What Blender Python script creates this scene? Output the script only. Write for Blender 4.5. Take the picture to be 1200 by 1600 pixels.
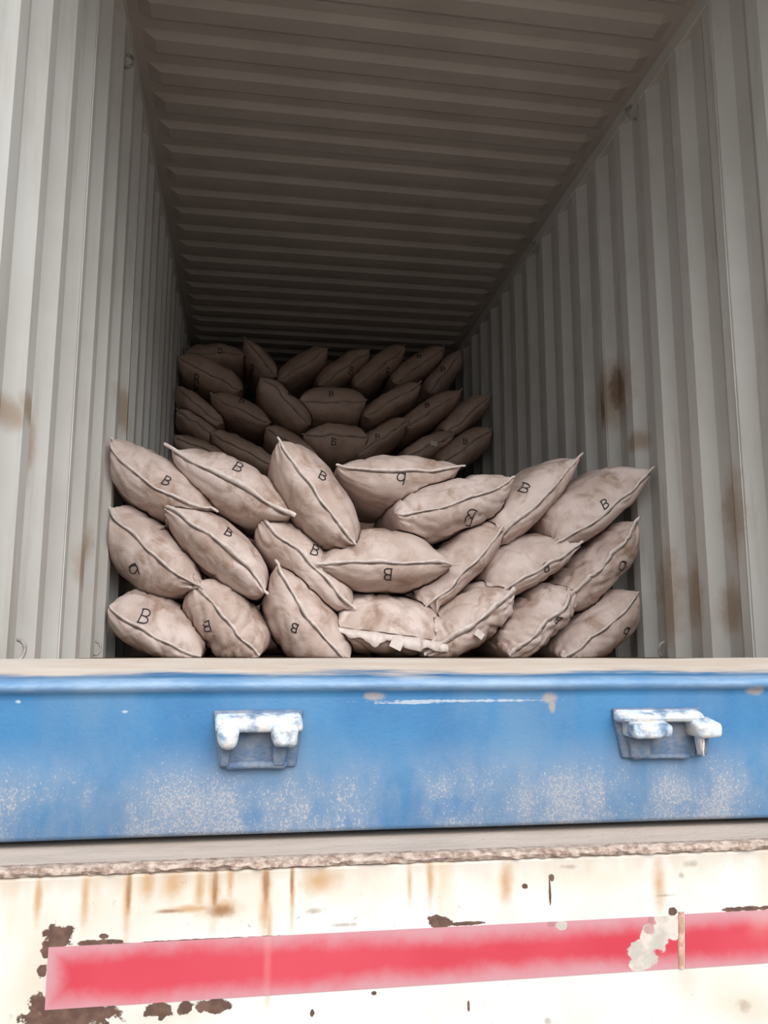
import bpy, bmesh, math, random
from mathutils import Vector, Matrix, noise
from mathutils.bvhtree import BVHTree

for o in list(bpy.data.objects):
    bpy.data.objects.remove(o)
scene = bpy.context.scene
COL = scene.collection

# ------------------------------------------------------------------ camera, world, light, exposure
EYE = Vector((0.0, 0.0, 1.50))          # eye is about level with the container floor (floor 1.48 m above the ground)
FPX = 1325.0                            # focal length in pixels of the 1200 x 1600 frame
_vy = Vector((388 - 600, -(1019 - 800), -FPX)).normalized()
_vz = Vector((5, 8000, -FPX)); _vz = (_vz - _vz.dot(_vy) * _vy).normalized()
_vx = _vy.cross(_vz)
ROT = Matrix((_vx, _vy, _vz))           # camera axes -> world axes
cam_data = bpy.data.cameras.new('camera')
cam = bpy.data.objects.new('camera', cam_data)
COL.objects.link(cam)
cam_data.sensor_fit = 'VERTICAL'
cam_data.sensor_height = 32.0
cam_data.lens = FPX / 1600.0 * 32.0
cam_data.clip_start = 0.02
cam_data.clip_end = 300
cam.matrix_world = Matrix.Translation(EYE) @ ROT.to_4x4()
scene.camera = cam

world = bpy.data.worlds.new('overcast_sky'); scene.world = world
world.use_nodes = True
wn = world.node_tree
bg = wn.nodes['Background']
bg.inputs['Color'].default_value = (0.93, 0.97, 1.0, 1)
bg.inputs['Strength'].default_value = 1.0

sun_data = bpy.data.lights.new('sun_through_cloud', 'SUN')
sun = bpy.data.objects.new('sun_through_cloud', sun_data); COL.objects.link(sun)
sun_data.energy = 2.9
sun_data.angle = math.radians(50)
sun_data.color = (1.0, 0.97, 0.93)
sun.rotation_euler = Vector((-0.13, 0.80, -0.58)).to_track_quat('-Z', 'Y').to_euler()

vs = scene.view_settings
vs.view_transform = 'Standard'
vs.look = 'None'
vs.gamma = 1.0
vs.use_curve_mapping = False
vs.exposure = 0.45


# ------------------------------------------------------------------ helpers
def unproj(px, py, y):
    """point at depth y (metres into the container) on the sight line of a photograph position"""
    d = ROT @ Vector((px - 600, -(py - 800), -FPX))
    return EYE + d * (y / d.y)


def link(o, parent=None, kind=None):
    COL.objects.link(o)
    if parent is not None:
        o.parent = parent
    if kind:
        o['kind'] = kind
    return o


def tag(o, label=None, cat=None, group=None, kind=None):
    if label: o['label'] = label
    if cat: o['category'] = cat
    if group: o['group'] = group
    if kind: o['kind'] = kind
    return o


def empty(name, loc=(0, 0, 0)):
    o = bpy.data.objects.new(name, None)
    o.location = loc
    o.empty_display_size = 0.1
    return link(o)


def mesh_obj(name, verts, faces, mat, parent=None, smooth=False, off=None, kind=None):
    me = bpy.data.meshes.new(name)
    if off is not None:
        verts = [(v[0] - off[0], v[1] - off[1], v[2] - off[2]) for v in verts]
    me.from_pydata([tuple(v) for v in verts], [], faces)
    if smooth:
        me.polygons.foreach_set('use_smooth', [True] * len(me.polygons))
    me.update()
    if mat: me.materials.append(mat)
    return link(bpy.data.objects.new(name, me), parent, kind)


def bm_obj(name, bm, mat, parent=None, smooth=False, kind=None):
    me = bpy.data.meshes.new(name)
    bmesh.ops.recalc_face_normals(bm, faces=bm.faces)
    bm.to_mesh(me); bm.free()
    if smooth:
        me.polygons.foreach_set('use_smooth', [True] * len(me.polygons))
    me.materials.append(mat)
    return link(bpy.data.objects.new(name, me), parent, kind)


def box_bm(x0, x1, y0, y1, z0, z1, bevel=0.0, seg=2):
    bm = bmesh.new()
    bmesh.ops.create_cube(bm, size=1)
    for v in bm.verts:
        v.co = Vector((x0 if v.co.x < 0 else x1, y0 if v.co.y < 0 else y1, z0 if v.co.z < 0 else z1))
    if bevel:
        bmesh.ops.bevel(bm, geom=list(bm.edges), offset=bevel, segments=seg, affect='EDGES', profile=0.5)
    return bm


# ------------------------------------------------------------------ material helpers
class NT:
    def __init__(self, name):
        self.m = bpy.data.materials.new(name)
        self.m.use_nodes = True
        self.t = self.m.node_tree
        self.b = self.t.nodes['Principled BSDF']
        self.co = self.n('ShaderNodeTexCoord').outputs['Object']

    def n(self, kind, **kw):
        nd = self.t.nodes.new(kind)
        for k, v in kw.items():
            setattr(nd, k, v)
        return nd

    def put(self, sock, v):
        if hasattr(v, 'links') or hasattr(v, 'is_output'):
            self.t.links.new(v, sock)
        else:
            sock.default_value = v

    def math(self, op, a, b=None, c=None, clamp=False):
        nd = self.n('ShaderNodeMath', operation=op, use_clamp=clamp)
        self.put(nd.inputs[0], a)
        if b is not None: self.put(nd.inputs[1], b)
        if c is not None: self.put(nd.inputs[2], c)
        return nd.outputs[0]

    def vscale(self, v, sc, loc=(0, 0, 0)):
        nd = self.n('ShaderNodeMapping')
        self.put(nd.inputs['Vector'], v)
        nd.inputs['Scale'].default_value = sc
        nd.inputs['Location'].default_value = loc
        return nd.outputs[0]

    def noise(self, v, scale, detail=4, rough=0.55, dist=0.0):
        nd = self.n('ShaderNodeTexNoise')
        self.put(nd.inputs['Vector'], v)
        nd.inputs['Scale'].default_value = scale
        nd.inputs['Detail'].default_value = detail
        nd.inputs['Roughness'].default_value = rough
        nd.inputs['Distortion'].default_value = dist
        return nd.outputs['Fac']

    def ramp(self, x, a, b, lo=0.0, hi=1.0, smooth=True):
        nd = self.n('ShaderNodeMapRange', clamp=True)
        if smooth: nd.interpolation_type = 'SMOOTHSTEP'
        self.put(nd.inputs['Value'], x)
        nd.inputs['From Min'].default_value = a
        nd.inputs['From Max'].default_value = b
        nd.inputs['To Min'].default_value = lo
        nd.inputs['To Max'].default_value = hi
        return nd.outputs[0]

    def mix(self, f, a, b):
        nd = self.n('ShaderNodeMix', data_type='RGBA')
        self.put(nd.inputs[0], f)
        for s, v in ((nd.inputs[6], a), (nd.inputs[7], b)):
            if isinstance(v, (tuple, list)):
                s.default_value = (v[0], v[1], v[2], 1)
            else:
                self.t.links.new(v, s)
        return nd.outputs[2]

    def sep(self, v):
        nd = self.n('ShaderNodeSeparateXYZ'); self.put(nd.inputs[0], v)
        return nd.outputs

    def blobs(self, v, items, namp=0.7, nscale=30, soft=0.25, ndetail=5):
        """soft-edged marks at given places: items = (centre, radii)"""
        nz = self.math('SUBTRACT', self.noise(v, nscale, ndetail, 0.6), 0.5)
        nz = self.math('MULTIPLY', nz, namp)
        acc = None
        for c, r in items:
            sc = [1.0 / q if q else 0.0 for q in r]
            mp = self.vscale(v, sc, [-c[i] * sc[i] for i in range(3)])
            ln = self.n('ShaderNodeVectorMath', operation='LENGTH')
            self.t.links.new(mp, ln.inputs[0])
            d = self.math('ADD', ln.outputs['Value'], nz)
            k = self.ramp(d, 1.0 + soft * 0.2, 1.0 - soft)
            acc = k if acc is None else self.math('MAXIMUM', acc, k)
        return acc

    def bump(self, h, strength=0.3, dist=0.01):
        nd = self.n('ShaderNodeBump')
        nd.inputs['Strength'].default_value = strength
        nd.inputs['Distance'].default_value = dist
        self.t.links.new(h, nd.inputs['Height'])
        self.t.links.new(nd.outputs[0], self.b.inputs['Normal'])

    def out(self, col, rough=0.7, spec=0.3, metal=0.0):
        if isinstance(col, tuple): self.b.inputs['Base Color'].default_value = (*col, 1)
        else: self.t.links.new(col, self.b.inputs['Base Color'])
        self.put(self.b.inputs['Roughness'], rough)
        self.b.inputs['Specular IOR Level'].default_value = spec
        self.b.inputs['Metallic'].default_value = metal
        return self.m


def wpt(px, py, y=None, x=None):
    """a photograph position on a wall plane x = const or on a plane y = const"""
    d = ROT @ Vector((px - 600, -(py - 800), -FPX))
    k = y / d.y if y is not None else x / d.x
    return EYE + d * k


XL, XR = -0.574, 1.776                  # inner faces of the side walls
ZF = EYE.z - 0.022                      # container floor
ZT = EYE.z + 2.605                      # top of the side sheets
ZR = EYE.z + 2.655                      # roof (lower flats)


def wall_material():
    m = NT('wall_paint')
    v = m.co
    n1 = m.noise(v, 1.6, 5, 0.6)
    n2 = m.noise(m.vscale(v, (1, 1, 0.12)), 14, 4, 0.6)
    base = m.mix(m.ramp(n1, 0.35, 0.7), (0.67, 0.675, 0.655), (0.59, 0.59, 0.565))
    dirt = m.math('MULTIPLY', m.ramp(n2, 0.52, 0.78), 0.28)
    base = m.mix(dirt, base, (0.33, 0.27, 0.21))
    st = []
    for px, py, rx, rz in ((956, 620, 0.30, 0.20), (1000, 690, 0.10, 0.06), (1045, 930, 0.16, 0.24), (1085, 930, 0.12, 0.18), (1148, 800, 0.12, 0.2), (1140, 950, .10, .12)):
        p = wpt(px, py, x=XR + 0.02); st.append(((p.x, p.y, p.z), (0.3, rx, rz)))
    for px, py, rx, rz in ((16, 640, 0.11, 0.055), (40, 640, 0.08, 0.05), (128, 880, 0.13, 0.12), (138, 850, 0.10, 0.10), (60, 700, 0.03, 0.12), (192, 640, .3, .12)):
        p = wpt(px, py, x=XL - 0.01); st.append(((p.x, p.y, p.z), (0.3, rx, rz)))
    k = m.blobs(v, st, 1.1, 11, 0.7)
    base = m.mix(m.math('MULTIPLY', k, 0.7), base, (0.36, 0.25, 0.16))
    p = wpt(956, 618, x=XR + 0.02)
    k2 = m.blobs(v, [((p.x, p.y - .05, p.z + .03), (0.3, 0.07, 0.13)), ((p.x, p.y + .09, p.z - .05), (0.3, 0.045, 0.10))], 1.2, 25, 0.6)
    base = m.mix(m.math('MULTIPLY', k2, 0.75), base, (0.17, 0.10, 0.06))
    m.bump(m.noise(v, 60, 3), 0.05, 0.004)
    return m.out(base, 0.55, 0.35)


M_WALL = wall_material()


def simple(name, c1, c2, scale=20, rough=0.7, spec=0.3, bump=0.1):
    m = NT(name)
    n = m.noise(m.co, scale, 5, 0.6)
    m.bump(m.noise(m.co, scale * 6, 3), bump, 0.004)
    return m.out(m.mix(m.ramp(n, 0.35, 0.68), c1, c2), rough, spec)


def roof_material():
    m = NT('roof_paint')
    n = m.noise(m.co, 2.2, 5, 0.6)
    n2 = m.noise(m.vscale(m.co, (0.25, 1, 1)), 18, 4)
    c = m.mix(m.ramp(n, 0.35, 0.7), (0.50, 0.47, 0.44), (0.44, 0.415, 0.385))
    c = m.mix(m.math('MULTIPLY', m.ramp(n2, 0.55, 0.8), 0.25), c, (0.25, 0.2, 0.17))
    return m.out(c, 0.6, 0.3)


M_ROOF = roof_material()
M_FLOOR = simple('floor_plywood', (0.23, 0.15, 0.09), (0.14, 0.09, 0.06), 9, 0.8, 0.2)
M_GROUND = simple('dusty_ground', (0.24, 0.205, 0.175), (0.19, 0.16, 0.135), 1.5, 0.95, 0.1)
M_STEEL = simple('ring_steel', (0.42, 0.42, 0.40), (0.25, 0.22, 0.19), 60, 0.45, 0.5)

# ------------------------------------------------------------------ the container shell (the room)
Y0, Y1 = 1.42, 13.2                     # door end, far end


def sheet(side, y_start, y_end, pts, name, parent):
    """one corrugated side sheet; pts = list of (y, offset outwards)"""
    s = -1 if side == 'L' else 1
    x0 = XL if side == 'L' else XR
    zs = [ZF - 0.01, ZT]
    vs_, fs = [], []
    for y, d in pts:
        for z in zs:
            vs_.append((x0 + s * d, y, z))
    for i in range(len(pts) - 1):
        a = 2 * i
        fs.append((a, a + 2, a + 3, a + 1) if side == 'L' else (a, a + 1, a + 3, a + 2))
    return mesh_obj(name, vs_, fs, M_WALL, parent)


def corr(y0, y1, phase, pitch, depth, inner, slope):
    """profile points (y, outward offset); the inner flat ENDS at phase + n * pitch"""
    pts = []
    n0 = math.floor((y0 - phase) / pitch) - 1
    n1 = math.ceil((y1 - phase) / pitch) + 1
    outer = pitch - inner - 2 * slope
    for n in range(n0, n1 + 1):
        e = phase + n * pitch
        pts.append([(e - inner, 0.0), (e, 0.0), (e + slope, depth), (e + slope + outer, depth)])
    return pts


def side_wall(side, name, phase, pitch):
    w = empty(name); tag(w, kind='structure')
    cells = corr(Y0, Y1, phase, pitch, 0.036, 0.070, 0.068)
    # flat strip beside the door post, then sheets of four corrugations each, welded edge to edge
    cells = [c for c in cells if c[0][0] > Y0 + 0.02 and c[3][0] < Y1 - 0.1]
    i = 0
    first = True
    while i < len(cells):
        grp = cells[i:i + 4]
        pts = [p for c in grp for p in c]
        nxt = cells[i + 4][0] if i + 4 < len(cells) else (Y1, 0.0)
        pts.append(nxt)
        if first:
            pts.insert(0, (Y0, 0.0)); first = False
        sheet(side, 0, 0, pts, 'sheet_panel', w)
        # weld bead where two sheets meet
        if i + 4 < len(cells):
            x0 = XL if side == 'L' else XR
            s = 1 if side == 'L' else -1
            y = nxt[0]
            bm = box_bm(x0 - 0.002 if s > 0 else x0 - 0.0025, x0 + 0.0025 if s > 0 else x0 + 0.002, y + 0.012, y + 0.017, ZF, ZT)
            bm_obj('weld_seam', bm, M_WALL, w)
        i += 4
    s = -1 if side == 'L' else 1
    x0 = XL if side == 'L' else XR
    xa, xb = sorted((x0, x0 + s * 0.062))
    bm_obj('top_rail', box_bm(xa, xb, Y0 - 0.2, Y1, ZT, ZR + 0.03, 0.006), M_WALL, w)
    bm_obj('bottom_rail', box_bm(xa, xb, Y0, Y1, ZF - 0.17, ZF - 0.012, 0.004), M_WALL, w)
    return w


WL = side_wall('L', 'wall_left', 2.251, 0.277)
WR = side_wall('R', 'wall_right', 2.582, 0.289)


def roof():
    r = empty('ceiling'); tag(r, kind='structure')
    pitch, ph = 0.2156, 3.005
    xs = [XL - 0.03, XL + 0.045, XL + 0.10, XR - 0.10, XR - 0.045, XR + 0.03]
    amp = [0, 0, 1, 1, 0, 0]
    d = 0.024
    n0 = math.floor((Y0 - ph) / pitch); n1 = math.ceil((Y1 - ph) / pitch)
    cells = []
    for n in range(n0 + 1, n1):
        e = ph + n * pitch
        # facing slope (steps down towards the far end), lower flat, slope up, upper flat
        cells.append([(e - 0.016, d), (e + 0.016, 0), (e + 0.100, 0), (e + 0.140, d)])
    i = 0
    while i < len(cells):
        pts = [p for c in cells[i:i + 5] for p in c]
        pts.append(cells[i + 5][0] if i + 5 < len(cells) else (Y1, d))
        if i == 0: pts.insert(0, (Y0 - 0.2, d))
        vs_, fs = [], []
        for y, z in pts:
            for x, a in zip(xs, amp):
                vs_.append((x, y, ZR + (z if a else d)))
        k = len(xs)
        for q in range(len(pts) - 1):
            for j in range(k - 1):
                a = q * k + j
                fs.append((a, a + k, a + k + 1, a + 1))
        mesh_obj('roof_panel', vs_, fs, M_ROOF, r)
        i += 5
    return r


roof()

fl = empty('floor'); tag(fl, kind='structure')
bw = (XR - XL + 0.05) / 4
yy = Y0
while yy < Y1 - 0.01:
    y2 = min(yy + 2.4, Y1)
    for k in range(4):
        x0 = XL - 0.025 + k * bw
        bm_obj('floor_board', box_bm(x0 + 0.002, x0 + bw - 0.002, yy + 0.002, y2 - 0.002, ZF - 0.028, ZF, 0.0015, 1), M_FLOOR, fl)
    yy = y2

wb = empty('wall_back'); tag(wb, kind='structure')
vs_, fs = [], []
pts = []
x = XL - 0.03
while x < XR + 0.05:
    pts += [(x, 0), (x + 0.1, 0), (x + 0.14, 0.045), (x + 0.24, 0.045)]
    x += 0.28
for x, d in pts:
    vs_ += [(x, Y1 + d, ZF - 0.02), (x, Y1 + d, ZR + 0.03)]
for i in range(len(pts) - 1):
    fs.append((2 * i, 2 * i + 1, 2 * i + 3, 2 * i + 2))
mesh_obj('sheet_panel', [(a, b - 0.06, c) for a, b, c in vs_], fs, M_WALL, wb)

# door frame: corner posts and header (outside the picture, they shade the load)
M_BLUEP = simple('blue_frame_paint', (0.10, 0.26, 0.48), (0.14, 0.32, 0.55), 8, 0.5, 0.4)
fr = empty('trim_1'); tag(fr, kind='structure')
for xa, xb in ((XL - 0.09, XL - 0.0), (XR + 0.0, XR + 0.09)):
    bm_obj('corner_post', box_bm(xa, xb, 1.205, Y0, ZF - 0.22, ZR + 0.06, 0.006), M_BLUEP, fr)
bm_obj('door_header', box_bm(XL, XR, 1.205, Y0 - .2 + .01, ZT - 0.06, ZR + 0.06, 0.006), M_BLUEP, fr)

gd = mesh_obj('floor_ground', [(-40, -40, 0), (40, -40, 0), (40, 40, 0), (-40, 40, 0)], [(0, 1, 2, 3)], M_GROUND)
gd.name = 'ground'
tag(gd, kind='structure')


# lashing rings welded to the walls
def lashing_ring(parent, p, axis, r, tilt, wire=0.005, off=0.012):
    """a bent-rod eye standing off the wall; axis = +1 faces right, -1 faces left"""
    bm = bmesh.new()
    N, K = 14, 7
    rows = []
    for i in range(N + 1):
        a = math.pi * i / N
        c = Vector((axis * (off + 0.75 * r * math.sin(a)), math.cos(a) * r * math.cos(tilt), math.cos(a) * r * math.sin(tilt)))
        tdir = Vector((axis * 0.75 * math.cos(a), -math.sin(a) * math.cos(tilt), -math.sin(a) * math.sin(tilt))).normalized()
        n1 = tdir.cross(Vector((axis, 0.13, 0.2))).normalized()
        n2 = tdir.cross(n1)
        rows.append([bm.verts.new(Vector(p) + c + wire * (math.cos(2 * math.pi * k / K) * n1 + math.sin(2 * math.pi * k / K) * n2)) for k in range(K)])
    for i in range(N):
        for k in range(K):
            bm.faces.new((rows[i][k], rows[i][(k + 1) % K], rows[i + 1][(k + 1) % K], rows[i + 1][k]))
    bm.faces.new(rows[0]); bm.faces.new(rows[-1])
    o = bm_obj('lashing_ring', bm, M_STEEL, parent, True)
    o['label'] = 'small bent steel lashing ring'
    return o


p = wpt(30, 1017, x=XL + 0.01); lashing_ring(WL, (XL - 0.012, p.y, p.z), 1, 0.030, 1.15)
p = wpt(152, 1013, x=XL + 0.01); lashing_ring(WL, (XL - 0.012, p.y, p.z), 1, 0.028, 1.2)
p = wpt(1034, 1014, x=XR - 0.01); lashing_ring(WR, (XR + 0.012, p.y, p.z), -1, 0.032, 1.9)
p = wpt(987, 176, x=XR - 0.01); lashing_ring(WR, (XR + 0.012, p.y, p.z), -1, 0.05, 1.2, 0.007)
p = wpt(836, 386, x=XR - 0.01); lashing_ring(WR, (XR + 0.012, p.y, p.z), -1, 0.05, 1.2, 0.007)
p = wpt(200, 96, x=XL + 0.01); lashing_ring(WL, (XL - 0.012, p.y, p.z), 1, 0.045, 1.2, 0.007)

# ------------------------------------------------------------------ the blue door sill with its two cam keepers
SY = 1.20                               # face of the sill


def sill_material():
    m = NT('sill_blue_paint')
    v = m.co
    s = m.sep(v)
    n1 = m.noise(v, 5, 6, 0.6)
    n2 = m.noise(m.vscale(v, (1, 1, 0.35)), 9, 5, 0.6)
    fine = m.noise(m.vscale(v, (1, 1, 0.8)), 400, 2, 0.7)
    fine2 = m.noise(v, 150, 4, 0.75)
    blue = m.mix(m.ramp(n1, 0.3, 0.7), (0.022, 0.126, 0.29), (0.042, 0.172, 0.345))
    blue = m.mix(m.math('MULTIPLY', m.ramp(n2, 0.42, 0.72), 0.45), blue, (0.115, 0.205, 0.315))
    # rubbed and dusty speckle, thickest low on the face and in patches
    low = m.ramp(s[2], EYE.z - 0.10, EYE.z - 0.20)
    patch = m.ramp(m.noise(m.vscale(v, (1, 1, 0.6)), 7.5, 5, 0.65), 0.31, 0.62)
    amt = m.math('MULTIPLY', low, m.math('MULTIPLY_ADD', patch, 0.85, 0.15))
    thr = m.math('SUBTRACT', 0.66, m.math('MULTIPLY', amt, 0.20))
    sp = m.math('SUBTRACT', m.math('MULTIPLY_ADD', fine, 0.6, m.math('MULTIPLY', fine2, 0.4)), thr)
    sp = m.ramp(sp, 0.0, 0.10)
    haze = m.math('MULTIPLY', amt, 0.85)
    col = m.mix(haze, blue, (0.215, 0.262, 0.338))
    col = m.mix(m.math('MULTIPLY', sp, 0.75), col, (0.38, 0.375, 0.39))
    # individual patches
    def P(px, py): q = wpt(px, py, y=SY); return (q.x, q.y, q.z)
    clean = m.blobs(v, [(P(392, 1278), (0.016, 1, 0.014)), (P(705, 1262), (0.04, 1, 0.02)), (P(1075, 1262), (0.03, 1, 0.012))], 0.8, 40, 0.5)
    col = m.mix(m.math('MULTIPLY', clean, 0.3), col, (0.038, 0.14, 0.33))
    white = m.blobs(v, [(P(720, 1095), (0.135, 1, 0.0022)), (P(28, 1096), (0.004, 1, 0.0025)), (P(195, 1112), (0.005, 1, 0.002)), (P(640, 1098), (0.05, 1, 0.002))], 2.0, 110, 0.5)
    col = m.mix(m.math('MULTIPLY', white, 0.7), col, (0.42, 0.46, 0.50))
    rustp = m.blobs(v, [(P(858, 1090), (0.013, 1, 0.010)), (P(585, 1088), (0.018, 1, 0.007)), (P(1178, 1078), (0.018, 1, 0.008)), (P(862, 1102), (0.006, 1, 0.012))], 1.2, 60, 0.6)
    col = m.mix(m.math('MULTIPLY', rustp, 0.7), col, (0.33, 0.27, 0.22))
    # trodden dust on the top, worn to the metal along the lip
    top = m.math('MULTIPLY_ADD', m.math('SUBTRACT', m.noise(m.vscale(v, (0.35, 1, 1)), 16, 5, 0.6), 0.5), 0.22, s[1])
    dust = m.ramp(top, SY + 0.01, SY + 0.085)
    topz = m.ramp(s[2], EYE.z - 0.041, EYE.z - 0.037)
    dcol = m.mix(m.ramp(m.noise(m.vscale(v, (0.3, 1, 1)), 22, 5, 0.65), 0.35, 0.7), (0.54, 0.45, 0.38), (0.60, 0.54, 0.49))
    scr = m.ramp(m.noise(m.vscale(v, (0.12, 1.6, 1)), 22, 5, 0.7), 0.60, 0.70)
    dcol = m.mix(m.math('MULTIPLY', scr, 0.55), dcol, (0.27, 0.31, 0.37))
    col = m.mix(m.math('MULTIPLY', dust, topz), col, dcol)
    lipz = m.math('MULTIPLY', m.ramp(s[2], EYE.z - 0.056, EYE.z - 0.049), m.ramp(s[1], SY + 0.02, SY + 0.0))
    lipn = m.ramp(m.noise(m.vscale(v, (0.25, 1, 1)), 30, 5, 0.7), 0.35, 0.7)
    col = m.mix(m.math('MULTIPLY', lipz, m.math('MULTIPLY_ADD', lipn, 0.55, 0.25)), col, (0.27, 0.37, 0.50))
    m.bump(m.math('MULTIPLY_ADD', fine2, 0.5, n1), 0.18, 0.006)
    return m.out(col, m.math('MULTIPLY_ADD', amt, 0.25, 0.48), 0.4)


M_SILL = sill_material()
sill = empty('container_sill', (0.6, SY, EYE.z - 0.24))
tag(sill, 'blue painted steel door sill beam with dusty tan top below the sacks', 'beam', kind='thing')
prof = [(1.50, -0.012), (1.40, -0.010), (1.215, -0.034), (1.202, -0.0362), (1.195, -0.039), (1.1905, -0.0445), (1.192, -0.050), (1.198, -0.054),
        (1.2005, -0.058), (SY, -0.064), (SY, -0.15), (SY, -0.234), (1.203, -0.239), (1.209, -0.2415), (1.30, -0.2415), (1.50, -0.2415)]
vs_, fs = [], []
NX = 120
xa, xb = XL - 0.05, XR + 0.05
for i in range(NX + 1):
    x = xa + (xb - xa) * i / NX
    for j, (y, z) in enumerate(prof):
        # slightly dented face
        dn = 0.0025 * noise.noise(Vector((x * 3.1, z * 9, 2.2))) if 3 <= j <= 11 else 0.0
        dz = 0.0015 * noise.noise(Vector((x * 5.0, 7.7, j * 0.05)))
        vs_.append((x, y + dn, EYE.z + z + dz))
k = len(prof)
for i in range(NX):
    for j in range(k - 1):
        a = i * k + j
        fs.append((a, a + 1, a + k + 1, a + k))
fs.append(tuple(range(k))); fs.append(tuple(reversed(range(NX * k, NX * k + k))))
o = mesh_obj('beam', vs_, fs, M_SILL, None, True)
o.parent = sill; o.matrix_parent_inverse = Matrix.Translation(-sill.location)


def keeper_material():
    m = NT('keeper_worn_paint')
    v = m.co
    n = m.noise(v, 40, 5, 0.65)
    worn = m.ramp(n, 0.34, 0.56)
    base = m.mix(m.ramp(m.noise(v, 25, 4), 0.35, 0.65), (0.11, 0.18, 0.29), (0.22, 0.27, 0.34))
    col = m.mix(worn, base, m.mix(m.ramp(m.noise(v, 70, 4), 0.4, 0.65), (0.50, 0.58, 0.66), (0.60, 0.56, 0.53)))
    m.bump(m.noise(v, 130, 4, 0.7), 0.5, 0.004)
    return m.out(col, 0.6, 0.35)


M_KEEP = keeper_material()
M_KEEPD = simple('keeper_grey_blue', (0.085, 0.14, 0.235), (0.19, 0.215, 0.26), 45, 0.65, 0.3, 0.4)


def lump(name, parts_pts, mat, parent, bevel):
    """a cast lump: convex hull of points, bevelled and roughened"""
    bm = bmesh.new()
    for q in parts_pts: bm.verts.new(q)
    r = bmesh.ops.convex_hull(bm, input=bm.verts)
    bmesh.ops.delete(bm, geom=[e for e in r['geom_interior'] if isinstance(e, bmesh.types.BMVert)], context='VERTS')
    bmesh.ops.dissolve_limit(bm, angle_limit=0.05, verts=bm.verts, edges=bm.edges)
    bmesh.ops.bevel(bm, geom=list(bm.edges), offset=bevel, segments=3, affect='EDGES', profile=0.5)
    bmesh.ops.triangulate(bm, faces=list(bm.faces))
    bmesh.ops.subdivide_edges(bm, edges=list(bm.edges), cuts=1, use_grid_fill=True)
    for v in bm.verts:
        v.co += Vector([noise.noise(v.co * 55 + Vector((3 * q, 1, 2))) for q in range(3)]) * 0.0016
    return bm_obj(name, bm, mat, parent, True)


def box_pts(x0, x1, y0, y1, z0, z1, tap=0.0, front=0.0):
    """8 points; tap narrows the bottom, front lowers the front top edge"""
    return [(x0 + (tap if z == z0 else 0), y, z - (front if (y == y0 and z == z1) else 0)) for y in (y0, y1) for z in (z0, z1)] + \
           [(x1 - (tap if z == z0 else 0), y, z - (front if (y == y0 and z == z1) else 0)) for y in (y0, y1) for z in (z0, z1)]


def keeper(px, py, spec):
    q = wpt(px, py, y=SY)
    e = bpy.data.objects.new('cam_keeper', None)
    e.empty_display_size = 0.05
    link(e, sill)
    e.location = q - sill.location
    e['label'] = spec['label']
    sc = 1.165 / FPX                     # metres per picture pixel here
    f = lambda a: a * sc
    X = lambda a: f(a - px)
    Z = lambda a: f(py - a)
    for name, (x0, x1, ytop, ybot, dep, back, tap, front, bev, mt) in spec['parts']:
        lump(name, box_pts(X(x0), X(x1), -dep, back, Z(ybot), Z(ytop), tap, front), mt, e, bev)
    return e


keeper(402, 1150, {'label': 'worn blue cam keeper with rounded jaws', 'parts': [
    ('back_plate', (334, 474, 1110, 1196, 0.008, 0.003, 0.010, 0.0, 0.004, M_KEEPD)),
    ('top_bar', (338, 470, 1112, 1142, 0.034, 0.0, 0.0, 0.009, 0.006, M_KEEP)),
    ('jaw', (340, 376, 1120, 1166, 0.046, 0.0, 0.004, 0.011, 0.010, M_KEEP)),
    ('jaw', (421, 464, 1119, 1163, 0.048, 0.0, 0.003, 0.011, 0.009, M_KEEP)),
    ('lower_lip', (350, 452, 1183, 1198, 0.016, 0.0, 0.006, 0.004, 0.004, M_KEEPD)),
    ('side_web', (345, 362, 1150, 1194, 0.020, 0.0, 0.002, 0.006, 0.004, M_KEEPD)),
    ('side_web', (424, 448, 1150, 1194, 0.018, 0.0, 0.003, 0.006, 0.004, M_KEEPD)),
]})
keeper(1030, 1145, {'label': 'worn blue cam keeper with square jaws', 'parts': [
    ('back_plate', (946, 1104, 1104, 1184, 0.008, 0.003, 0.012, 0.0, 0.004, M_KEEPD)),
    ('top_bar', (948, 1098, 1104, 1126, 0.030, 0.0, 0.0, 0.008, 0.006, M_KEEP)),
    ('jaw', (960, 1028, 1117, 1149, 0.050, 0.0, 0.002, 0.009, 0.006, M_KEEP)),
    ('jaw', (1070, 1118, 1117, 1150, 0.046, 0.0, 0.003, 0.009, 0.007, M_KEEP)),
    ('paint_drip', (1078, 1090, 1135, 1181, 0.036, -0.02, 0.004, 0.002, 0.003, M_KEEP)),
    ('side_web', (968, 1008, 1146, 1184, 0.016, 0.0, 0.003, 0.004, 0.004, M_KEEPD)),
    ('side_web', (1088, 1108, 1146, 1180, 0.018, 0.0, 0.003, 0.004, 0.004, M_KEEPD)),
    ('lower_lip', (972, 1078, 1174, 1186, 0.014, 0.0, 0.004, 0.004, 0.003, M_KEEPD)),
]})

# ------------------------------------------------------------------ the white rear beam of the trailer
BY = 1.100                              # its face
LZ = EYE.z - 0.250                      # its top ledge


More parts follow.
